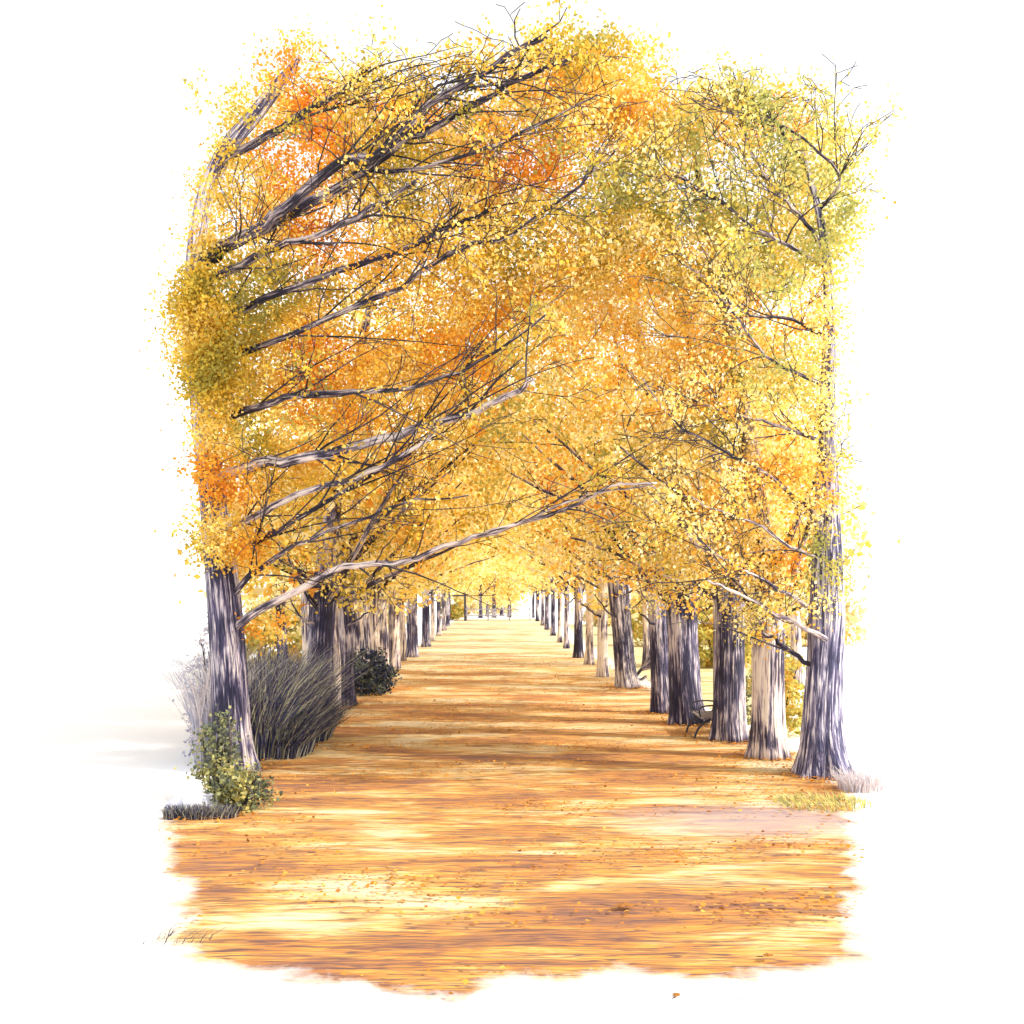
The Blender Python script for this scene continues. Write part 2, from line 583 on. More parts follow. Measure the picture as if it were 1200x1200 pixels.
# a soft-edged greyish patch by the nearest right-hand tree
vd = N(n, "ShaderNodeVectorMath", operation='SUBTRACT')
n.links.new(P_, vd.inputs[0])
vd.inputs[1].default_value = (2.5, 10.7, 0)
vm = N(n, "ShaderNodeVectorMath", operation='MULTIPLY')
n.links.new(vd.outputs[0], vm.inputs[0])
vm.inputs[1].default_value = (.55, .95, 0)
vl = N(n, "ShaderNodeVectorMath", operation='LENGTH')
n.links.new(vm.outputs[0], vl.inputs[0])
grey_patch = math_n(n, 'ADD', vl.outputs['Value'], math_n(n, 'MULTIPLY', streak, 1.3))
rb = ramp(n, [(.66, (.46, .46, .46)), (1.0, (0, 0, 0))])
n.links.new(math_n(n, 'MULTIPLY', grey_patch, .62), rb.inputs[0])
c = mixc(n, rb.outputs[0], c, (.47, .41, .43))
# where the litter thins out, the white sand below shows
cov = N(n, "ShaderNodeAttribute", attribute_name="cover")
edge = noise_tex(n, P_, 2.2, 5, .65, .4)
e = math_n(n, 'MULTIPLY_ADD', edge, .7)
e.node.inputs[2].default_value = -.33
e = math_n(n, 'ADD', e, cov.outputs['Fac'])
re = ramp(n, [(.0, (0, 0, 0)), (.03, (.4, .4, .4)), (.22, (1, 1, 1))])
n.links.new(e, re.inputs[0])
c = mixc(n, re.outputs[0], (.92, .92, .925), c)
n.links.new(c, b.inputs['Base Color'])
n.links.new(b.outputs[0], out.inputs[0])
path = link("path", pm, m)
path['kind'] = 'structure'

VPOLY = [(3.2, 12.6), (4.15, 13.4), (4.6, 16), (5.6, 20), (7.6, 28), (9.6, 38), (11, 52), (9, 80), (3, 80), (2.7, 38), (3.0, 24), (3.0, 16)]
PX = np.array([p[0] for p in VPOLY])
PY = np.array([p[1] for p in VPOLY])
gx, gy = np.meshgrid(np.arange(2.4, 12, .3), np.arange(12, 82, .5))
vd_ = signed_dist(gx, gy)
vm_ = grid_mesh("verge", list(np.arange(2.4, 12, .3)), list(np.arange(12, 82, .5)), -.0103)
a = vm_.attributes.new("cover", 'FLOAT', 'POINT')
a.data.foreach_set("value", vd_.ravel().astype(np.float32))
m, n = new_mat("leafy_grass_verge")
out = N(n, "ShaderNodeOutputMaterial")
b = N(n, "ShaderNodeBsdfPrincipled")
b.inputs['Roughness'].default_value = .95
tc = N(n, "ShaderNodeTexCoord")
t1 = noise_tex(n, tc.outputs['Object'], 1.0, 5, .65, .5, sc=(1.2, 2.2, 1))
rv = ramp(n, [(.35, (.34, .30, .11)), (.48, (.52, .44, .20)), (.56, (.58, .52, .34)), (.68, (.55, .33, .09))])
n.links.new(t1, rv.inputs[0])
cov = N(n, "ShaderNodeAttribute", attribute_name="cover")
e = math_n(n, 'ADD', math_n(n, 'MULTIPLY_ADD', t1, 2.0), cov.outputs['Fac'])
e.node.inputs[0].links[0].from_node.inputs[2].default_value = -1.1
re = ramp(n, [(.0, (0, 0, 0)), (.6, (1, 1, 1))])
n.links.new(e, re.inputs[0])
n.links.new(mixc(n, re.outputs[0], (.92, .92, .925), rv.outputs[0]), b.inputs['Base Color'])
n.links.new(b.outputs[0], out.inputs[0])
o = link("verge", vm_, m)
o['kind'] = 'structure'
PX = np.array([p.x for p in poly])
PY = np.array([p.y for p in poly])

# loose leaves lying on the path, more than anyone could count
pts = []
cand = rng.uniform((-4.6, 5.5), (4.4, 40), (60000, 2))
keep = signed_dist(cand[:, 0], cand[:, 1]) > .12 * rng.random(len(cand))
cand = cand[keep]
nz = np.array([mnoise.noise(Vector((x * .5, y * 1.1, 4))) for x, y in cand])
cand = cand[nz + rng.uniform(-.35, .35, len(nz)) > .2]
feet = [(276, 902), (372, 846), (404, 827), (962, 908), (900, 888), (854, 868), (805, 848), (777, 836), (736, 806)]
for fx_, fy_ in feet:
    p_ = base(fx_, fy_)
    a_ = rng.uniform(0, 6.283, 420)
    d_ = .24 + np.abs(rng.normal(0, .22, 420))
    cand = np.vstack([cand, np.column_stack([p_.x + np.cos(a_) * d_, p_.y + np.sin(a_) * d_ * 1.3])])
cand = cand[signed_dist(cand[:, 0], cand[:, 1]) > 0]
C = np.column_stack([cand, np.full(len(cand), .03)])
lit = leaves_mesh("leaf_litter", C, rng.uniform(.025, .055, len(C)), .95)
o = link("leaf_litter", lit, M_FALLEN)
o['kind'] = 'stuff'
tag(o, "loose orange and brown autumn leaves strewn over the path", "leaf litter")


def fallen_leaf(px, py, size, label, rot):
    p = base(px, py)
    outline = [(-.55, 0), (-.25, .10), (-.2, .3), (0, .22), (.12, .36), (.28, .18), (.55, .05), (.34, -.1), (.2, -.34), (.02, -.2), (-.18, -.3), (-.26, -.09)]
    me = bpy.data.meshes.new("fallen_leaf")
    vs = [(0, 0, .016)] + [(x * size, y * size, .004 + .02 * abs(y)) for x, y in outline]
    nn = len(outline)
    vs += [(x, y, z + .002) for x, y, z in vs]
    fc = [(0, 1 + i, 1 + (i + 1) % nn) for i in range(nn)]
    fc += [(nn + 1, nn + 2 + (i + 1) % nn, nn + 2 + i) for i in range(nn)]
    fc += [(1 + i, nn + 2 + i, nn + 2 + (i + 1) % nn, 1 + (i + 1) % nn) for i in range(nn)]
    me.from_pydata(vs, [], fc)
    root = tag(link("fallen_leaf", me, M_FALLEN), label, "leaf", "large single leaves lying on the path")
    root.location = (p.x, p.y, .03 if signed_dist(np.array([p.x]), np.array([p.y]))[0] > .1 else -.006)
    root.rotation_euler = (0, 0, rot)
    t = Tubes()
    t.add([(-.5 * size, 0, .008), (-.75 * size, .03 * size, .01), (-.95 * size, .1 * size, .012)], [.0035, .003, .002], 5)
    s = t.build("stalk", M_TWIG)
    s.parent = root
    return root


fallen_leaf(731, 1067, .17, "single orange lobed leaf lying in the middle of the foreground path", .1)
fallen_leaf(900, 1127, .085, "small orange leaf near the right end of the path's ragged front edge", .5)
fallen_leaf(793, 1166, .075, "small brown leaf lying on white sand past the path's front edge", 1.2)

# ------------------------------------------------------------------ trees
DN = 1.0


def trunk_mesh(root, pts, rad, mat, seed, sides=40, flare=.7, ridges=.05, sub=5):
    T = Tubes()
    l, r_ = smooth_line(pts, rad, sub)
    T.add(l, r_, sides, ridges=ridges, flare=flare, seed=seed)
    T.build("trunk", mat, root)
    return l, r_


def long_shoots(T, line, rad, n, length, rnd, turn, rmin):
    """long thin branchlets leaving a limb at a narrow angle"""
    m = len(line)
    for _ in range(n):
        i = int(rnd.uniform(.08, .8) * (m - 1))
        d = (line[min(i + 1, m - 1)] - line[max(i - 1, 0)]).normalized()
        ax = Vector((0, 1, 0))
        sg = rnd.choice((-1, -1, 1))
        from mathutils import Quaternion
        dirn = Quaternion(ax, sg * turn * rnd.uniform(.5, 1.5)) @ d
        dirn = (dirn + Vector((0, -rnd.uniform(.1, .35), 0))).normalized()
        L = length * rnd.uniform(.5, 1.3)
        curl = rnd.uniform(-.25, .25)
        q = line[i].copy()
        r0 = min(rad[i] * .5, .014)
        pts, rs = [q.copy()], [r0]
        for s_ in range(9):
            if q.z > 7.6:
                dirn.z = min(dirn.z, -.03)
            dirn = (Quaternion(ax, curl / 9 * 1.5 + rnd.gauss(0, .07)) @ dirn)
            dirn = (dirn + Vector((0, .035, rnd.gauss(0, .03)))).normalized()
            q = q + dirn * (L / 9)
            pts.append(q.copy())
            rs.append(max(rmin, r0 * (1 - .8 * (s_ + 1) / 9)))
        T.add(pts, rs, 5, cap=False)
        grow_twigs(T, pts, rs, rnd.choice((2, 3, 4)), L * .28, [], rnd, 2, .05, .1, rmin)


def branch_part(root, pts, rad, seed, twigs, tlen, tips, mat=M_BRANCH, level=2, fwd=.15, sides=9, rmin=.004, up=.25, shoots=0, slen=1.8, turn=.3):
    T = Tubes()
    rnd = random.Random(seed)
    pts = [Vector(p) for p in pts]
    l, r_ = smooth_line(pts, rad, 4)
    l2 = [l[0]]
    for p in l[1:]:
        l2.append(p + Vector((rnd.gauss(0, .012), rnd.gauss(0, .012), rnd.gauss(0, .012))))
    T.add(l2, r_, sides, ridges=.04, seed=seed)
    nf = len(T.f)
    grow_twigs(T, l2, r_, twigs, tlen, tips, rnd, level, up, fwd, rmin)
    if shoots:
        long_shoots(T, l2, r_, shoots, slen, rnd, turn, rmin)
    br = T.build("branch", mat, root)
    br.data.materials.append(M_TWIG)             # the shoots have smooth dark young bark
    mi = np.zeros(len(T.f), dtype=np.int32)
    mi[nf:] = 1
    br.data.polygons.foreach_set("material_index", mi)
    return l2, r_


def px_branch(root, spec, seed, y0, y1, r0, r1, twigs=6, tlen=.8, tips=None, **kw):
    n_ = len(spec)
    pts = [at(x, y, y0 + (y1 - y0) * i / (n_ - 1)) for i, (x, y) in enumerate(spec)]
    rad = [r0 + (r1 - r0) * (i / (n_ - 1)) ** .8 for i in range(n_)]
    return branch_part(root, pts, rad, seed, twigs, tlen, tips if tips is not None else [], **kw)


def lobes_px(L, Y, depth=1.3):
    out = []
    for (x, y, r_, dy) in L:
        k = Y + dy
        out.append((at(x, y, k), r_ / F * k, depth, r_ / F * k))
    return out


# --- the big tree at the front of the left row
b0 = base(276, 902)
Y0 = b0.y
rt = thing("autumn_tree", b0, "large leaning tree with long raking boughs at the front of the left row", "tree", "trees lining the avenue")
TP = [(277, 905), (273, 860), (268, 780), (262, 700), (252, 610), (240, 500), (230, 400), (228, 320), (238, 240), (262, 180), (300, 132), (330, 95), (352, 66)]
trunk_mesh(rt, [at(x, y, Y0) for x, y in TP[:6]], [.235, .225, .215, .20, .175, .13], M_BARK_DARK, 3, flare=.45)
T = Tubes()
l, r_ = smooth_line([at(x, y, Y0) for x, y in TP[4:]], [.165, .148, .13, .12, .105, .10, .095, .075, .025], 5)
T.add(l, r_, 24, ridges=.05, seed=4)
T.build("leader", M_BARK_HATCH, rt)
tips = []
BL = [  # boughs: route in the photograph, distance at root and end, radii, shoots
    ([(230, 318), (262, 292), (330, 255), (400, 218), (468, 168), (520, 143), (600, 98), (668, 68)], 12.2, .105, .02, 16, 1.0),
    ([(300, 270), (345, 235), (400, 190), (445, 180), (500, 125), (560, 88), (640, 42)], 12.0, .075, .03, 10, .9),
    ([(232, 335), (285, 310), (325, 288), (372, 274), (432, 245), (492, 211)], 12.4, .06, .02, 8, .8),
    ([(420, 200), (480, 200), (545, 182), (600, 160), (700, 112)], 11.9, .03, .009, 9, .7),
    ([(255, 195), (330, 148), (395, 110), (430, 78)], 12.8, .06, .02, 7, .7),
    ([(240, 385), (310, 350), (395, 318), (480, 290), (545, 258), (575, 246)], 12.5, .055, .02, 8, .8),
    ([(236, 430), (340, 392), (470, 335), (540, 290), (600, 275), (680, 215), (718, 175)], 12.0, .045, .01, 11, .8),
    ([(245, 497), (300, 477), (345, 463), (392, 459), (480, 455), (560, 425), (640, 370)], 12.4, .06, .012, 9, .8),
    ([(238, 565), (290, 548), (345, 538), (430, 520), (500, 500), (560, 480), (604, 460), (624, 446)], 12.2, .085, .025, 10, .9),
    ([(252, 640), (300, 605), (345, 580), (420, 560), (470, 535), (510, 508)], 12.8, .06, .02, 6, .8),
    ([(258, 665), (310, 630), (340, 613), (410, 570), (480, 532)], 13.2, .045, .02, 5, .6),
    ([(264, 705), (300, 668), (345, 640), (400, 618), (470, 592), (550, 580)], 12.6, .045, .008, 6, .7),
    ([(262, 745), (300, 717), (350, 692), (400, 665), (480, 656), (520, 640), (600, 617), (680, 590), (715, 570), (770, 566)], 12.0, .062, .012, 6, .7),
    ([(560, 628), (640, 600), (690, 580), (735, 574), (768, 570)], 11.9, .018, .008, 2, .5),
]
for k, (sp, y1, ra, rb, tw, tlen) in enumerate(BL):
    ys_ = Y0 if sp[0][0] < 290 else 12.9
    if k == 13:
        ys_ = 12.3
    px_branch(rt, sp, 20 + k, ys_ + .05, y1 - .5, ra, rb, int(tw * 1.4), tlen * 1.15, tips, fwd=.3, level=3 if k < 9 else 2, up=.05 if k < 4 else .2, shoots=5 if k < 12 else 2, slen=2.0, mat=M_BRANCH_PALE if k in (8, 9, 12, 13) else M_BRANCH)
LL2 = [(480, 98, 22, -1.3), (530, 84, 22, -1.4), (575, 72, 22, -1.4), (620, 64, 24, -1.5), (665, 56, 24, -1.5), (710, 56, 24, -1.4), (752, 74, 24, -1.2), (430, 92, 20, -1.0), (690, 80, 30, -1.3), (238, 330, 26, -.7), (222, 352, 20, -.5), (234, 290, 16, -.5), (228, 425, 20, -.5), (240, 545, 20, -.5), (275, 560, 24, -.5), (232, 455, 16, -.5), (250, 370, 34, -.75), (226, 365, 22, -.7), (232, 400, 30, -.7), (255, 420, 30, -.7), (240, 440, 26, -.6), (252, 470, 24, -.6), (246, 505, 24, -.6), (262, 520, 22, -.5),
       (250, 585, 22, -.5), (262, 630, 26, -.5), (285, 640, 26, -.5), (225, 330, 14, -.6), (240, 270, 20, -.5), (245, 225, 16, -.4), (350, 66, 24, -.3), (320, 90, 20, -.4), (290, 130, 16, -.4), (262, 170, 16, -.4)]
LL = [(255, 380, 48, -.75), (245, 350, 38, -.8), (262, 300, 34, .1), (240, 420, 30, -.8), (262, 440, 40, -.7), (250, 480, 28, -.6), (262, 520, 30, -.6), (255, 630, 30, -.6), (285, 640, 40, -.5), (225, 370, 20, -.7), (290, 240, 70, .3), (330, 160, 70, .5), (400, 140, 62, .4), (480, 135, 58, .4), (560, 135, 55, .4), (640, 110, 42, .2), (700, 100, 46, .2),
      (400, 240, 90, .6), (500, 210, 90, .5), (600, 200, 85, .5), (690, 150, 60, .3), (340, 340, 90, .3), (440, 350, 100, .4), (550, 330, 95, .4), (640, 280, 85, .4),
      (255, 430, 40, .1), (330, 440, 80, .1), (430, 440, 75, .2), (530, 420, 75, .3), (300, 520, 60, .2), (390, 530, 50, .2), (290, 610, 42, .1), (270, 650, 32, 0), (330, 570, 50, .2),
      (310, 735, 24, -.2), (690, 78, 44, .1), (640, 88, 44, .2), (745, 95, 42, .2), (735, 140, 55, .4), (800, 125, 45, .4), (255, 105, 30, .4), (400, 108, 44, .5), (330, 95, 40, .4), (480, 100, 44, .4), (570, 95, 46, .4)]
cl = lobe_points(lobes_px(LL, 14.4, .75), 60, -.02, 1.1, 5)
cl += lobe_points(lobes_px(LL2, 13.9, .35), 170, -.25, 1.1, 6)
cl += [t for t in tips if random.random() < .10]
link("crown", crown_mesh("crown", [c for c in cl if c.z < 8.92 + .12 * math.sin(c.x * 2.3) + .22 * math.exp(-((c.x - 1.0) / .7) ** 2)], 48, .13, .048), M_LEAF_L, rt)

# --- the tree at the front of the right row
b0 = base(962, 908)
Y1 = b0.y
rt = thing("autumn_tree", b0, "grey tree with spreading roots and thin slanting branches, nearest in the right row", "tree", "trees lining the avenue")
TP = [(966, 912), (964, 885), (963, 840), (966, 780), (969, 720), (970, 640), (970, 560), (970, 470), (972, 380), (968, 300), (955, 230), (935, 160)]
trunk_mesh(rt, [at(x, y, Y1) for x, y in TP], [.26, .24, .215, .21, .215, .17, .13, .09, .07, .055, .04, .02], M_BARK_HATCH, 11, flare=.6, ridges=.06)
tips = []
BR = [
    ([(985, 760), (945, 738), (900, 714), (858, 693), (830, 680)], 12.4, .040, .012, 4, .5),
    ([(966, 790), (935, 770), (905, 748), (892, 742)], 13.5, .035, .02, 2, .4),
    ([(968, 730), (925, 697), (870, 668), (830, 642), (795, 610)], 12.4, .034, .008, 6, .6),
    ([(970, 660), (925, 640), (880, 612), (835, 595), (800, 580)], 12.6, .026, .007, 6, .6),
    ([(970, 615), (930, 580), (890, 550), (850, 530), (800, 500), (750, 445)], 12.2, .034, .007, 9, .6),
    ([(970, 520), (930, 505), (880, 490), (830, 475), (770, 452)], 12.4, .028, .006, 8, .6),
    ([(972, 460), (940, 440), (900, 420), (865, 375), (830, 330)], 12.2, .030, .007, 8, .6),
    ([(972, 400), (930, 375), (880, 370), (830, 330), (790, 300)], 12.3, .028, .006, 9, .6),
    ([(970, 315), (930, 290), (900, 275), (850, 240), (815, 220), (780, 192)], 12.1, .032, .008, 10, .8),
    ([(968, 300), (935, 250), (910, 225), (880, 180), (870, 150)], 12.2, .028, .007, 9, .7),
    ([(960, 245), (985, 210), (950, 172), (910, 142), (860, 130)], 12.1, .026, .006, 8, .7),
    ([(945, 200), (900, 130), (860, 115), (800, 150)], 12.4, .022, .006, 7, .6),
]
for k, (sp, y1, ra, rb, tw, tlen) in enumerate(BR):
    px_branch(rt, sp, 60 + k, Y1, y1 - .3, ra, rb, int(tw * 1.5), tlen * 1.25, tips, fwd=.3, level=3, shoots=4 if k > 1 else 1, slen=1.5, turn=.4, mat=M_BRANCH_PALE if k in (0, 2, 3) else M_BRANCH)
LR2 = [(960, 300, 26, -.5), (968, 340, 22, -.5), (955, 380, 24, -.5), (968, 420, 20, -.5), (955, 455, 22, -.5), (970, 500, 18, -.4), (950, 545, 22, -.4), (972, 590, 16, -.4), (955, 630, 20, -.4),
       (975, 670, 16, -.4), (955, 700, 16, -.4), (985, 200, 24, -.2), (990, 250, 22, -.2), (965, 160, 20, -.2), (940, 190, 22, -.2)]
LR = [(965, 330, 26, -.8), (960, 380, 26, -.9), (966, 430, 24, -.9), (958, 480, 24, -.8), (968, 540, 22, -.8), (965, 600, 24, -.8), (985, 250, 30, -.6), (955, 300, 36, -.7), (990, 180, 22, 0), (930, 120, 40, .3), (965, 690, 24, -.7), (930, 190, 60, .3), (965, 235, 40, .2), (870, 150, 60, .4), (800, 140, 60, .4), (740, 110, 50, .4), (890, 260, 70, .3), (810, 240, 80, .4), (735, 230, 75, .4), (930, 330, 50, .1),
      (860, 370, 80, .3), (780, 350, 80, .4), (700, 330, 70, .5), (935, 420, 45, .1), (870, 470, 80, .3), (790, 460, 70, .4), (920, 540, 50, .1), (850, 570, 70, .3), (780, 560, 60, .4),
      (935, 630, 38, .1), (880, 650, 50, .2), (820, 640, 50, .3), (925, 690, 30, 0), (870, 710, 28, -.1), (780, 680, 40, .4), (890, 735, 22, -.3), (960, 290, 40, 0)]
cl = lobe_points(lobes_px(LR, 14.25, .75), 52, -.02, 1.1, 9)
cl += lobe_points(lobes_px(LR2, 13.5, .3), 130, -.2, 1.1, 8)
cl += [t for t in tips if random.random() < .15]
link("crown", crown_mesh("crown", [c for c in cl if c.z < 8.75 + .15 * math.sin(c.x * 2.7)], 46, .13, .047), M_LEAF_R, rt)


# --- the other trees of the two rows
def avenue_tree(px, py, wpx, side, label, bark, leafm, seed, outward, H=9.0, nb=5, dens=7.0, per=16, lsize=.12, spread=.22, lean=0.0, fork=2.35, low=1.0):
    rnd = random.Random(seed)
    b_ = base(px, py)
    r0 = wpx / F * b_.y / 2
    s = -side                                   # towards the path
    root = thing("autumn_tree", b_, label, "tree", "trees lining the avenue")
    Z = lambda x, y, z: b_ + Vector((x, y, z))
    top = [Z(0, 0, 0), Z(lean * .3, 0, .5), Z(lean * .6, 0, 1.3), Z(lean, .02, fork), Z(lean + s * .15, .05, 3.6), Z(lean + s * .4, .1, 5.2), Z(lean + s * .8, .1, 7.2), Z(lean + s * 1.1, 0, H - .6)]
    far = b_.y > 36
    trunk_mesh(root, top, [r0 * 1.06, r0, r0 * .97, r0 * 1.02, r0 * .62, r0 * .45, r0 * .26, .02], bark, seed, 22 if far else 40, .35, .05, 3 if far else 5)
    tips = []
    for k in range(nb):
        z0 = fork - .45 + .95 * k / max(nb - 1, 1) + rnd.uniform(-.15, .15)
        ang = rnd.uniform(-1.2, 1.2)
        reach = rnd.uniform(1.2, 3.2) if k % 3 else -rnd.uniform(.5, max(.55, outward * .8))
        rise = rnd.uniform(.8, 2.6)
        p0 = Z(lean + s * .02, 0, z0)
        p1 = Z(lean + s * reach * .3, math.sin(ang) * .5 - .1, z0 + rise * .34)
        p2 = Z(lean + s * reach * .65, math.sin(ang) * .9 - .15, z0 + rise * .75)
        p3 = Z(lean + s * reach, math.sin(ang) * 1.2 - .2, z0 + rise * 1.15)
        rb = r0 * rnd.uniform(.22, .36)
        branch_part(root, [p0, p1, p2, p3], [rb, rb * .75, rb * .5, rb * .22], seed * 10 + k, 2 if far else 5, .8, tips, level=1 if far else 2, rmin=.006)
    if not far:                                  # short dead spurs under the crown
        for k in range(3):
            z0 = rnd.uniform(1.5, 2.3)
            a_ = rnd.choice((-1, 1))
            p0 = Z(lean * .8, -r0 * .4, z0)
            branch_part(root, [p0, p0 + Vector((a_ * .28, -.2, .16)), p0 + Vector((a_ * rnd.uniform(.4, .6), -.3, rnd.uniform(.25, .55)))], [.028, .02, .01], seed * 31 + k, 2, .3, tips, level=1, rmin=.004)
    low_ = low
    L = [(.0, 3.3, 1.15 * low_, .9), (1.3, 3.7, 1.3, 1.1), (2.5, 4.6, 1.3, 1.1), (.3, 5.0, 1.5, 1.4), (1.8, 5.9, 1.6, 1.4), (3.1, 6.2, 1.4, 1.2), (.6, 7.0, 1.5, 1.4), (2.1, 7.6, 1.4, 1.2)]
    lob = [(Z(s * dx, rnd.uniform(-.3, .3), z * H / 9), r_, 1.15, rz) for dx, z, r_, rz in L]
    if outward > 1.0:
        for dx, z, r_ in ((.55, 3.6, .5), (.6, 5.2, .55), (.5, 6.7, .5)):
            lob.append((Z(-s * outward * dx, rnd.uniform(-.3, .3), z * H / 9), r_ * outward * .8, 1.1, 1.2))
    cl = lobe_points(lob, dens, -.08, .8, seed)
    cl += [t for t in tips if rnd.random() < .5]
    X0 = b_.x

    def keep(C):
        o_ = (C[:, 0] - X0) * -s                 # how far out from the row
        edge = outward * (1 - .35 * np.abs(np.sin(C[:, 2] * 2.1 + C[:, 1] * 1.3 + seed)))
        return (o_ < edge) & (C[:, 2] > fork - .55)
    link("crown", crown_mesh("crown", cl, int(per * 1.7), spread, lsize * .7, keep), leafm, root)
    return root


# right row, from front to back
avenue_tree(900, 888, 37, 1, "straight pale-barked tree with ribbed bark, standing just left of the spreading-rooted tree", M_BARK_PALE, M_LEAF_R, 101, .85, 9.4, 5, 8, 16, .10, .2, fork=2.0)
avenue_tree(854, 868, 35, 1, "half-pale half-dark trunk in the right row, just in front of the park bench", M_BARK, M_LEAF_R, 102, 1.45, 9.2, 5, 8, 16, .10, .2, fork=2.3)
avenue_tree(805, 848, 35, 1, "dark flaring trunk forking low, just behind the park bench on the right", M_BARK_DARK, M_LEAF_R, 103, 2.2, 9, 6, 7, 16, .11, .2, lean=-.12, fork=2.2)
avenue_tree(777, 836, 22, 1, "slim dark trunk touching the low-forked tree behind the park bench", M_BARK_DARK, M_LEAF_F, 104, 2.4, 8.8, 5, 6, 16, .12, .22, lean=-.12, fork=2.35)
avenue_tree(736, 806, 23, 1, "leaning grey trunk split in two at the top, beyond the bench trees on the right", M_BARK, M_LEAF_F, 105, 2.5, 8.8, 5, 5, 16, .13, .25, lean=-.25, fork=2.5)
FAR_R = [(706, 793, 12, "narrow pale trunk next behind the leaning grey one, right row", M_BARK_PALE), (691, 779, 9, "thin pale trunk between two dark ones halfway down the right row", M_BARK_PALE),
         (678, 771, 10, "stout dark trunk halfway down the right row casting a shadow on the path", M_BARK_DARK), (664, 760, 6, "thin dark trunk right behind the stout dark one, right row", M_BARK_DARK),
         (656, 753, 5, "pale trunk sixth from the far end of the right row", M_BARK_PALE), (648, 745, 5, "dark trunk fifth from the far end of the right row", M_BARK_DARK), (641, 738, 5, "dark trunk fourth from the far end of the right row", M_BARK_DARK),
         (636, 733, 4, "grey trunk third from the far end of the right row", M_BARK), (630, 728, 4, "grey trunk last but one in the right row by the fence", M_BARK), (625, 724, 3, "farthest trunk of the right row at the end of the rail fence", M_BARK)]
for k, (px, py, wp, lab, bk) in enumerate(FAR_R):
    avenue_tree(px, py, wp, 1, lab, bk, M_LEAF_F, 120 + k, 2.6, 8.6, 4, 3.4 if k < 4 else 2.2, 14, .17 if k < 4 else .24, .3, fork=2.3, low=1.1)
# left row
avenue_tree(372, 846, 30, -1, "dark forked trunk standing in the tall grass, second in the left row", M_BARK_DARK, M_LEAF_L, 140, 2.4, 8.8, 6, 6.5, 16, .11, .2, lean=.1, fork=2.1)
avenue_tree(404, 827, 20, -1, "blackish trunk just in front of the low dark bush, left row", M_BARK_DARK, M_LEAF_F, 141, 2.5, 8.8, 5, 6, 16, .12, .22, fork=2.3)
FAR_L = [(438, 797, 14, "pale trunk rising right behind the low dark bush, left row", M_BARK_PALE), (462, 783, 13, "pale pinkish trunk next behind the bush's pale neighbour, left row", M_BARK_PALE),
         (483, 770, 13, "stout dark trunk halfway down the left row", M_BARK_DARK), (499, 758, 9, "dark trunk next behind the stout dark one, left row", M_BARK_DARK), (507, 751, 5, "pale trunk fourth from the far end of the left row", M_BARK_PALE),
         (514, 745, 5, "grey trunk third from the far end of the left row", M_BARK), (520, 739, 5, "pale trunk last but one in the left row", M_BARK_PALE), (525, 734, 4, "farthest dark trunk of the left row beside the gate post", M_BARK_DARK)]
for k, (px, py, wp, lab, bk) in enumerate(FAR_L):
    avenue_tree(px, py, wp, -1, lab, bk, M_LEAF_F, 160 + k, 2.6, 8.6, 4, 3.4 if k < 4 else 2.2, 14, .17 if k < 4 else .24, .3, fork=2.3, low=1.1)


# slim trees outside the rows; one stands in for the forked trunk's lit side
def side_tree(px, py, Y, wpx, label, bark, leafm, seed, H=6.5, cr=1.8, group=None):
    b_ = Vector(((px - 600) / F * Y, Y, 0))
    rnd = random.Random(seed)
    r0 = wpx / F * Y / 2
    root = thing("autumn_tree", b_, label, "tree", group)
    q = [b_, b_ + Vector((.02, 0, .8)), b_ + Vector((-.03, 0, 2.2)), b_ + Vector((.05, 0, 4)), b_ + Vector((0, 0, H - .5))]
    l, r_ = trunk_mesh(root, q, [r0 * 1.1, r0, r0 * .9, r0 * .6, .02], bark, seed, 20, .3, .03, 3)
    tips = []
    for k in range(4):
        z0 = 1.9 + .5 * k
        a_ = rnd.uniform(0, 6.28)
        d = Vector((math.cos(a_), math.sin(a_), .9))
        p0 = b_ + Vector((0, 0, z0))
        branch_part(root, [p0, p0 + d * .5, p0 + d * 1.1, p0 + d * 1.7], [r0 * .4, r0 * .3, r0 * .2, .012], seed * 7 + k, 2, .7, tips, level=1, rmin=.008)
    lob = [(b_ + Vector((rnd.uniform(-.5, .5) * cr, rnd.uniform(-.4, .4), z)), cr * k, 1.3, cr * k * .75) for z, k in ((2.7, .75), (3.6, 1.0), (4.7, 1.0), (H - .6, .7))]
    cl = lobe_points(lob, 3.2, .0, .8, seed) + tips
    link("crown", crown_mesh("crown", cl, 14, .3, .19), leafm, root)
    return root


side_tree(391, 0, 19.6, 15, "added pale trunk for the lit right side of the forked trunk, left", M_BARK_PALE, M_LEAF_R, 181, 7.5, 1.3)  # lit flank of the forked trunk, added as a pale trunk of its own
side_tree(420, 0, 34, 16, "pale pink trunk behind the low dark bush, outside the left row", M_BARK_PALE, M_LEAF_F, 182, 7, 2)
side_tree(449, 0, 32, 11, "narrow pale trunk in the gap between two broader pale trunks on the left", M_BARK_PALE, M_LEAF_F, 188, 7, 2)
side_tree(430, 0, 27.5, 8, "slim grey trunk directly over the low dark bush, left row", M_BARK, M_LEAF_F, 189, 7, 1.6)
side_tree(471, 0, 36, 8, "slim pale trunk touching the stout dark trunk halfway down the left", M_BARK_PALE, M_LEAF_F, 190, 7, 2)
side_tree(362, 0, 25, 17, "broad pale trunk behind the dark forked trunk, over the grass", M_BARK_PALE, M_LEAF_F, 191, 7, 1.6)
side_tree(330, 0, 27, 12, "dark thin trunk seen over the tall grass, outside the left row", M_BARK_DARK, M_LEAF_F, 183, 7, 2)
side_tree(884, 0, 24, 9, "thin pale trunk showing between the two front right trees", M_BARK_PALE, M_LEAF_F, 184, 6.5, 1.6)
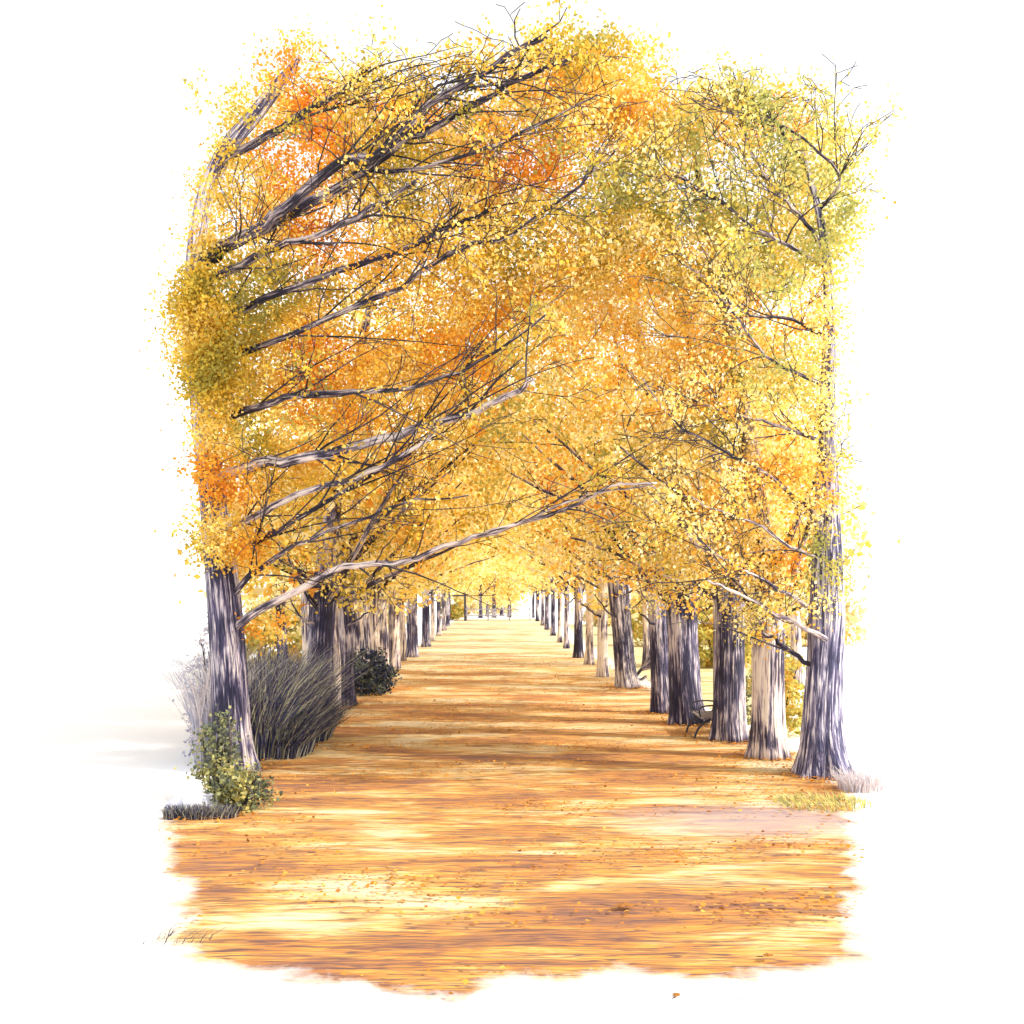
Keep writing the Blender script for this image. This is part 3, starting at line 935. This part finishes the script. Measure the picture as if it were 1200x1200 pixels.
side_tree(932, 0, 27, 13, "pale trunk behind the yellow shrub on the far right", M_BARK_PALE, M_LEAF_F, 185, 6.5, 1.4)
side_tree(758, 0, 33, 10, "thin pale trunk behind the dead branch on the right", M_BARK_PALE, M_LEAF_F, 186, 7, 2)
# trees standing across the end of the avenue, beyond the fence
FT = [(563, 98, 4, "leftmost dark trunk of the grove beyond the rail fence"), (571, 104, 3.5, "second dark trunk from the left in the grove beyond the fence"), (579, 99, 4.5, "middle dark trunk of the grove beyond the fence"),
      (588, 106, 4, "fourth trunk from the left in the grove beyond the fence"), (597, 100, 4, "rightmost trunk of the grove beyond the rail fence")]
for k, (px, Y, wp, lab) in enumerate(FT):
    side_tree(px, 0, Y, wp, lab, M_BARK_DARK, M_LEAF_F, 200 + k, 7.5, 3.2, "grove of trees beyond the rail fence")


# ------------------------------------------------------------------ shrubs and grasses
def shrub(name, loc, rx, ry, h, label, leafm, nclump, per, lsize, seed, cat="shrub", nst=7, group=None):
    rnd = random.Random(seed)
    b_ = Vector(loc)
    root = thing(name, b_, label, cat, group)
    T = Tubes()
    for k in range(nst):
        a_ = 6.28 * k / nst + rnd.uniform(-.3, .3)
        e_ = b_ + Vector((math.cos(a_) * rx * .6, math.sin(a_) * ry * .6, h * rnd.uniform(.6, .95)))
        m_ = b_.lerp(e_, .5) + Vector((rnd.gauss(0, .05), rnd.gauss(0, .05), h * .1))
        l, r_ = smooth_line([b_ + Vector((math.cos(a_) * .06, math.sin(a_) * .06, -.02)), m_, e_], [.018, .012, .004], 4)
        T.add(l, r_, 5, cap=False)
    T.build("stems", M_TWIG, root)
    cs = []
    while len(cs) < nclump:
        a, b2, e = rnd.uniform(-1, 1), rnd.uniform(-1, 1), rnd.uniform(0, 1)
        if a * a + b2 * b2 + (e - .35) ** 2 * 1.9 < rnd.uniform(.55, 1):
            cs.append(b_ + Vector((a * rx, b2 * ry, e * h)))
    C, S = clump_leaves([tuple(c) for c in cs], per, .09 * max(rx, .6), lsize)
    k = C[:, 2] > .02
    link("foliage", leaves_mesh("foliage", C[k], S[k]), leafm, root)
    return root


def blades(loc, rx, ry, h, nb, wd, seed, lean=(0, 0), spreadk=.35):
    """a tussock of curved blades, each of three joined quads"""
    r_ = np.random.default_rng(seed)
    a = r_.uniform(0, 6.283, nb)
    rad = np.sqrt(r_.random(nb))
    bx = loc[0] + np.cos(a) * rad * rx
    by = loc[1] + np.sin(a) * rad * ry
    hh = h * r_.uniform(.55, 1.1, nb)
    dx = np.cos(a) * rad * spreadk + r_.normal(0, .24, nb) + lean[0]
    dy = np.sin(a) * rad * spreadk + r_.normal(0, .16, nb) + lean[1]
    fx = r_.normal(size=nb)
    fy = r_.normal(size=nb)
    q = np.hypot(fx, fy) + 1e-6
    fx, fy = fx / q, fy / q
    V = []
    ts = [0, .35, .7, 1.0]
    ws = [1, .9, .6, .08]
    P = [np.stack([bx + dx * hh * t * t, by + dy * hh * t * t, hh * t * (1 - .12 * t) - .01], 1) for t in ts]
    for i in range(3):
        o0 = np.stack([fx, fy, 0 * fx], 1) * (wd * ws[i]) * .5
        o1 = np.stack([fx, fy, 0 * fx], 1) * (wd * ws[i + 1]) * .5
        V.append(np.stack([P[i] - o0, P[i] + o0, P[i + 1] + o1, P[i + 1] - o1], 1))
    return np.concatenate(V), np.tile(r_.random(nb), 3), np.tile(r_.random(nb), 3)


def grass(name, loc, rx, ry, h, nb, wd, label, mat, seed, cat="grass clump", lean=(0, 0), group=None, spreadk=.35):
    V, t, v = blades(loc, rx, ry, h, nb, wd, seed, lean, spreadk)
    V = V - np.array(loc)
    o = link(name, quads_mesh(name, V, t, v), mat)
    o.location = loc
    return tag(o, label, cat, group)


gp = "tall grasses on the left verge"
grass("tall_grass", (-3.42, 14.9, 0), .28, .45, 1.4, 1300, .014, "tall olive grass tuft right beside the big leaning tree", M_GRASS_O, 1, lean=(.08, -.05), group=gp)
grass("tall_grass", (-3.35, 15.9, 0), .36, .5, 1.5, 1500, .014, "tallest cream and olive grass tuft in the middle of the left verge", M_GRASS_O, 2, lean=(.08, -.05), group=gp)
grass("tall_grass", (-3.25, 17.1, 0), .32, .5, 1.3, 1200, .014, "tall greyish grass tuft at the foot of the dark forked trunk", M_GRASS_O, 3, lean=(.08, -.05), group=gp)
grass("tall_grass", (-3.95, 17.0, 0), .45, .6, 1.55, 1200, .015, "tall grass tuft at the back, behind the others on the left verge", M_GRASS_O, 4, lean=(.1, 0), group=gp)
grass("low_grass", (-3.05, 15.2, 0), .30, .6, .75, 700, .018, "dark low grass fringing the tall tufts beside the path", M_GRASS_D, 5, lean=(.35, -.1), group=gp)
grass("low_grass", (-3.02, 16.7, 0), .28, .6, .7, 650, .018, "dark low grass fringe farther back, near the forked trunk", M_GRASS_D, 6, lean=(.35, -.1), group=gp)
grass("bleached_grass", (-3.86, 14.25, 0), .20, .35, 1.75, 420, .012, "bleached lilac-grey tall grass left of the big leaning tree", M_GRASS_P, 7, lean=(.0, 0), spreadk=.12)
shrub("pale_shrub", (-4.0, 14.9, 0), .38, .4, 1.9, "loose lilac-grey shrub behind the bleached grass at the left edge", M_SHRUB_P, 110, 22, .05, 37, nst=9)
grass("edging_grass", (-3.05, 10.85, 0), .36, .10, .17, 900, .010, "low blackish strip of edging grass at the left front corner", M_GRASS_D, 8, lean=(.1, 0), spreadk=.25)
shrub("low_shrub", (-3.12, 11.75, 0), .25, .3, .95, "upright grey-green shrub against the foot of the big leaning tree", M_SHRUB_G, 90, 22, .045, 31, nst=9)
shrub("low_shrub", (-2.80, 11.25, 0), .42, .3, .42, "low spreading olive shrub by the left edge of the path", M_SHRUB_G, 90, 24, .045, 36, nst=11)
shrub("low_shrub", (-3.12, 24.2, 0), .62, .8, 1.0, "low blackish bush in front of the pale left trunks", M_SHRUB_D, 190, 26, .07, 32)
shrub("yellow_shrub", (4.15, 17.2, 0), .5, .5, 1.35, "yellow shrub between the two nearest right trees", M_SHRUB_Y, 110, 22, .075, 33)
shrub("dark_shrub", (4.75, 20.5, 0), .6, .5, 1.75, "grey-green twiggy shrub behind the yellow shrub on the right", M_SHRUB_G, 70, 18, .07, 34)
shrub("grey_shrub", (3.72, 18.2, 0), .28, .3, .95, "small grey shrub close behind the trunk in front of the bench", M_SHRUB_G, 50, 18, .055, 35)
gb = "yellow bushes beyond the right row"
for k, (x, Y, rx, h, lab) in enumerate(((6.1, 33, 1.4, 2.4, "broad golden bush seen through the gap beside the park bench"), (7.7, 36, 1.4, 2.2, "golden bush seen between the two front right trunks"),
                                        (6.3, 46, 1.6, 2.6, "hazy yellow bush behind the leaning grey trunk"))):
    shrub("golden_bush", (x, Y, 0), rx, 1.2, h, lab, M_SHRUB_Y, 160, 20, .16, 40 + k, group=gb)
for k, (x, Y, rx, h, lab) in enumerate(((-10.5, 52, 2.4, 3.2, "pale cream-yellow bush far out on the left, seen over the tall grass"), (-7.2, 44, 1.6, 2.6, "pale yellow bush seen between the left-hand trunks, nearer one"), (-8.0, 66, 2.2, 2.8, "pale yellow bush seen between the left-hand trunks, farther one"),
                                        (9.2, 48, 2.0, 3.0, "pale cream-yellow bush behind the nearest right-hand trunks"), (7.6, 58, 2.0, 2.8, "pale yellow bush behind the middle of the right row"), (6.6, 74, 2.0, 2.6, "pale yellow bush behind the far part of the right row"), (-1.2, 118, 2.6, 2.6, "pale bush closing the view beyond the middle of the rail fence"), (-4.6, 116, 2.4, 2.8, "pale bush closing the view beyond the gate at the far end"), (12.6, 46, 2.2, 3.0, "pale cream bush outermost on the right beyond the yellow shrub"))):
    shrub("pale_bush", (x, Y, 0), rx, 1.3, h, lab, M_SHRUB_C, 200, 20, .2, 70 + k, group="pale bushes beyond the rows")
shrub("golden_bush", (-4.85, 90, 0), 1.2, 1, 2.0, "small yellow bush beside the gate at the far end", M_SHRUB_Y, 60, 16, .3, 44)
shrub("golden_bush", (-6.6, 30, 0), 1.3, 1.2, 2.0, "orange-yellow bush showing over the tall grass on the left", M_SHRUB_Y, 130, 20, .15, 45)
grass("low_grass", (3.25, 11.6, 0), .5, .45, .10, 500, .014, "short yellow-green grass at the path's edge before the spreading-rooted tree", M_GRASS_Y, 51, lean=(-.5, -.2))
grass("low_grass", (3.9, 12.4, 0), .25, .2, .28, 400, .012, "upright grey grass by the outer roots of the spreading-rooted tree", M_GRASS_P, 52)
grass("low_grass", (-2.15, 7.05, 0), .25, .12, .12, 40, .006, "few dark grass stalks on the white sand at the front left corner", M_GRASS_D, 53, lean=(1.3, .3))

# made-up stone standing in for a pale lilac wash in the left corner
me = bpy.data.meshes.new("wash_stone")
vs, fs = [], []
nr, ns = 7, 18
for i in range(nr + 1):
    ph = math.pi / 2 * i / nr
    for j in range(ns):
        a_ = 6.283 * j / ns
        d = Vector((math.cos(a_) * math.cos(ph), math.sin(a_) * math.cos(ph), math.sin(ph)))
        k = 1 + .3 * mnoise.noise(d * 1.6 + Vector((4, 0, 0))) + .08 * mnoise.noise(d * 5)
        vs.append((d.x * .26 * k, d.y * .2 * k, d.z * .27 * k - .01))
for i in range(nr):
    for j in range(ns):
        fs.append((i * ns + j, i * ns + (j + 1) % ns, (i + 1) * ns + (j + 1) % ns, (i + 1) * ns + j))
me.from_pydata(vs, [], fs)
o = link("wash_stone", me, M_STONE)
o.location = (-3.22, 11.15, 0)
tag(o, "made-up lilac-grey stone for a pale wash behind the blackish edging grass", "stone")

# fallen dead branch on the right, beyond the leaning trunk
T = Tubes()
q0 = base(741, 797)
for spec in ([(737, 798), (745, 792), (757, 778), (768, 768)], [(745, 792), (742, 783), (744, 776)], [(752, 784), (764, 782), (772, 786)], [(741, 795), (750, 797), (758, 792)]):
    l, r_ = smooth_line([at(x, y, q0.y - .02 * i) - q0 for i, (x, y) in enumerate(spec)], [.06, .05, .035, .015][:len(spec)], 4)
    T.add(l, r_, 7, ridges=.05, seed=5)
o = T.build("fallen_branch", M_BRANCH)
o.location = q0
tag(o, "dead forked branch leaning beside the leaning grey trunk", "branch")


# ------------------------------------------------------------------ park bench
def box(V, Fc, c, s, rot=0.0):
    """a bevel-edged bar: c centre, s size, turned about x"""
    o_ = len(V)
    x, y, z = (v / 2 for v in s)
    bv = min(s) * .18
    ring = [(-x + bv, -z), (x - bv, -z), (x, -z + bv), (x, z - bv), (x - bv, z), (-x + bv, z), (-x, z - bv), (-x, -z + bv)]
    for yy in (-y, y):
        for a_, b_ in ring:
            p = Vector((a_, yy, b_))
            p = Vector((p.x * math.cos(rot) + p.z * math.sin(rot), p.y, -p.x * math.sin(rot) + p.z * math.cos(rot)))
            V.append(tuple(p + Vector(c)))
    for i in range(8):
        j = (i + 1) % 8
        Fc.append((o_ + i, o_ + j, o_ + 8 + j, o_ + 8 + i))
    Fc.append(tuple(o_ + i for i in reversed(range(8))))
    Fc.append(tuple(o_ + 8 + i for i in range(8)))


def boxes(name, items, mat, parent):
    V, Fc = [], []
    for it in items:
        box(V, Fc, *it)
    me = bpy.data.meshes.new(name)
    me.from_pydata(V, [], Fc)
    o = bpy.data.objects.new(name, me)
    COL.objects.link(o)
    me.materials.append(mat)
    o.parent = parent
    return o


bl = base(829, 862)
bench = thing("park_bench", bl, "small slatted park bench with arched iron legs between two right-hand trunks", "bench")
# the bench faces the path (towards -x), its length runs along the avenue
boxes("seat", [((x, 0, .43 + .01 * abs(x)), (.075, 1.3, .035)) for x in (-.2, -.11, -.02, .07, .16)], M_WOOD, bench)
boxes("backrest", [((.24 + .05 * i, 0, .54 + .12 * i), (.03, 1.3, .085), R(22)) for i in range(4)], M_WOOD, bench)
for yy in (-.52, .52):
    T = Tubes()
    l, r_ = smooth_line([(-.36, yy, 0), (-.30, yy, .17), (-.16, yy, .33), (.0, yy, .39), (.16, yy, .33), (.30, yy, .17), (.36, yy, 0)], [.024] * 7, 5)
    T.add(l, r_, 8)
    lg = T.build("leg", M_IRON)
    lg.parent = bench
    T = Tubes()
    l, r_ = smooth_line([(.16, yy, .40), (.25, yy, .56), (.33, yy, .75), (.41, yy, .96)], [.02] * 4, 4)
    T.add(l, r_, 8)
    lg = T.build("back_support", M_IRON)
    lg.parent = bench
    T = Tubes()
    l, r_ = smooth_line([(.30, yy, .66), (.05, yy, .68), (-.2, yy, .65), (-.26, yy, .55), (-.22, yy, .43)], [.017] * 5, 4)
    T.add(l, r_, 8)
    lg = T.build("armrest", M_IRON)
    lg.parent = bench

bench.scale = (.74, .74, .74)
# ------------------------------------------------------------------ fence across the end of the path
FY = 88.0
fx = lambda px: (px - 600) / F * FY
fence = thing("rail_fence", (fx(583), FY, 0), "low wooden rail fence across the far end of the path", "fence")
for px in (547, 572, 597, 621):
    boxes("post", [((fx(px) - fx(583), 0, .6), (.11, .11, 1.2))], M_PALEWOOD, fence)
boxes("rail", [((0, -.1, .92), (5.1, .05, .085))], M_PALEWOOD, fence)
boxes("rail", [((0, -.1, .45), (5.1, .05, .085))], M_PALEWOOD, fence)
gate = thing("gate_frame", (fx(536), FY, 0), "tall dark post and crossbar left of the rail fence at the far end", "gate")
boxes("post", [((fx(545) - fx(536), 0, 1.05), (.16, .16, 2.1))], M_IRON, gate)
boxes("post", [((fx(527) - fx(536), 0, 1.05), (.14, .14, 2.1))], M_IRON, gate)
boxes("crossbar", [((0, -.12, 2.0), (1.3, .08, .12))], M_IRON, gate)
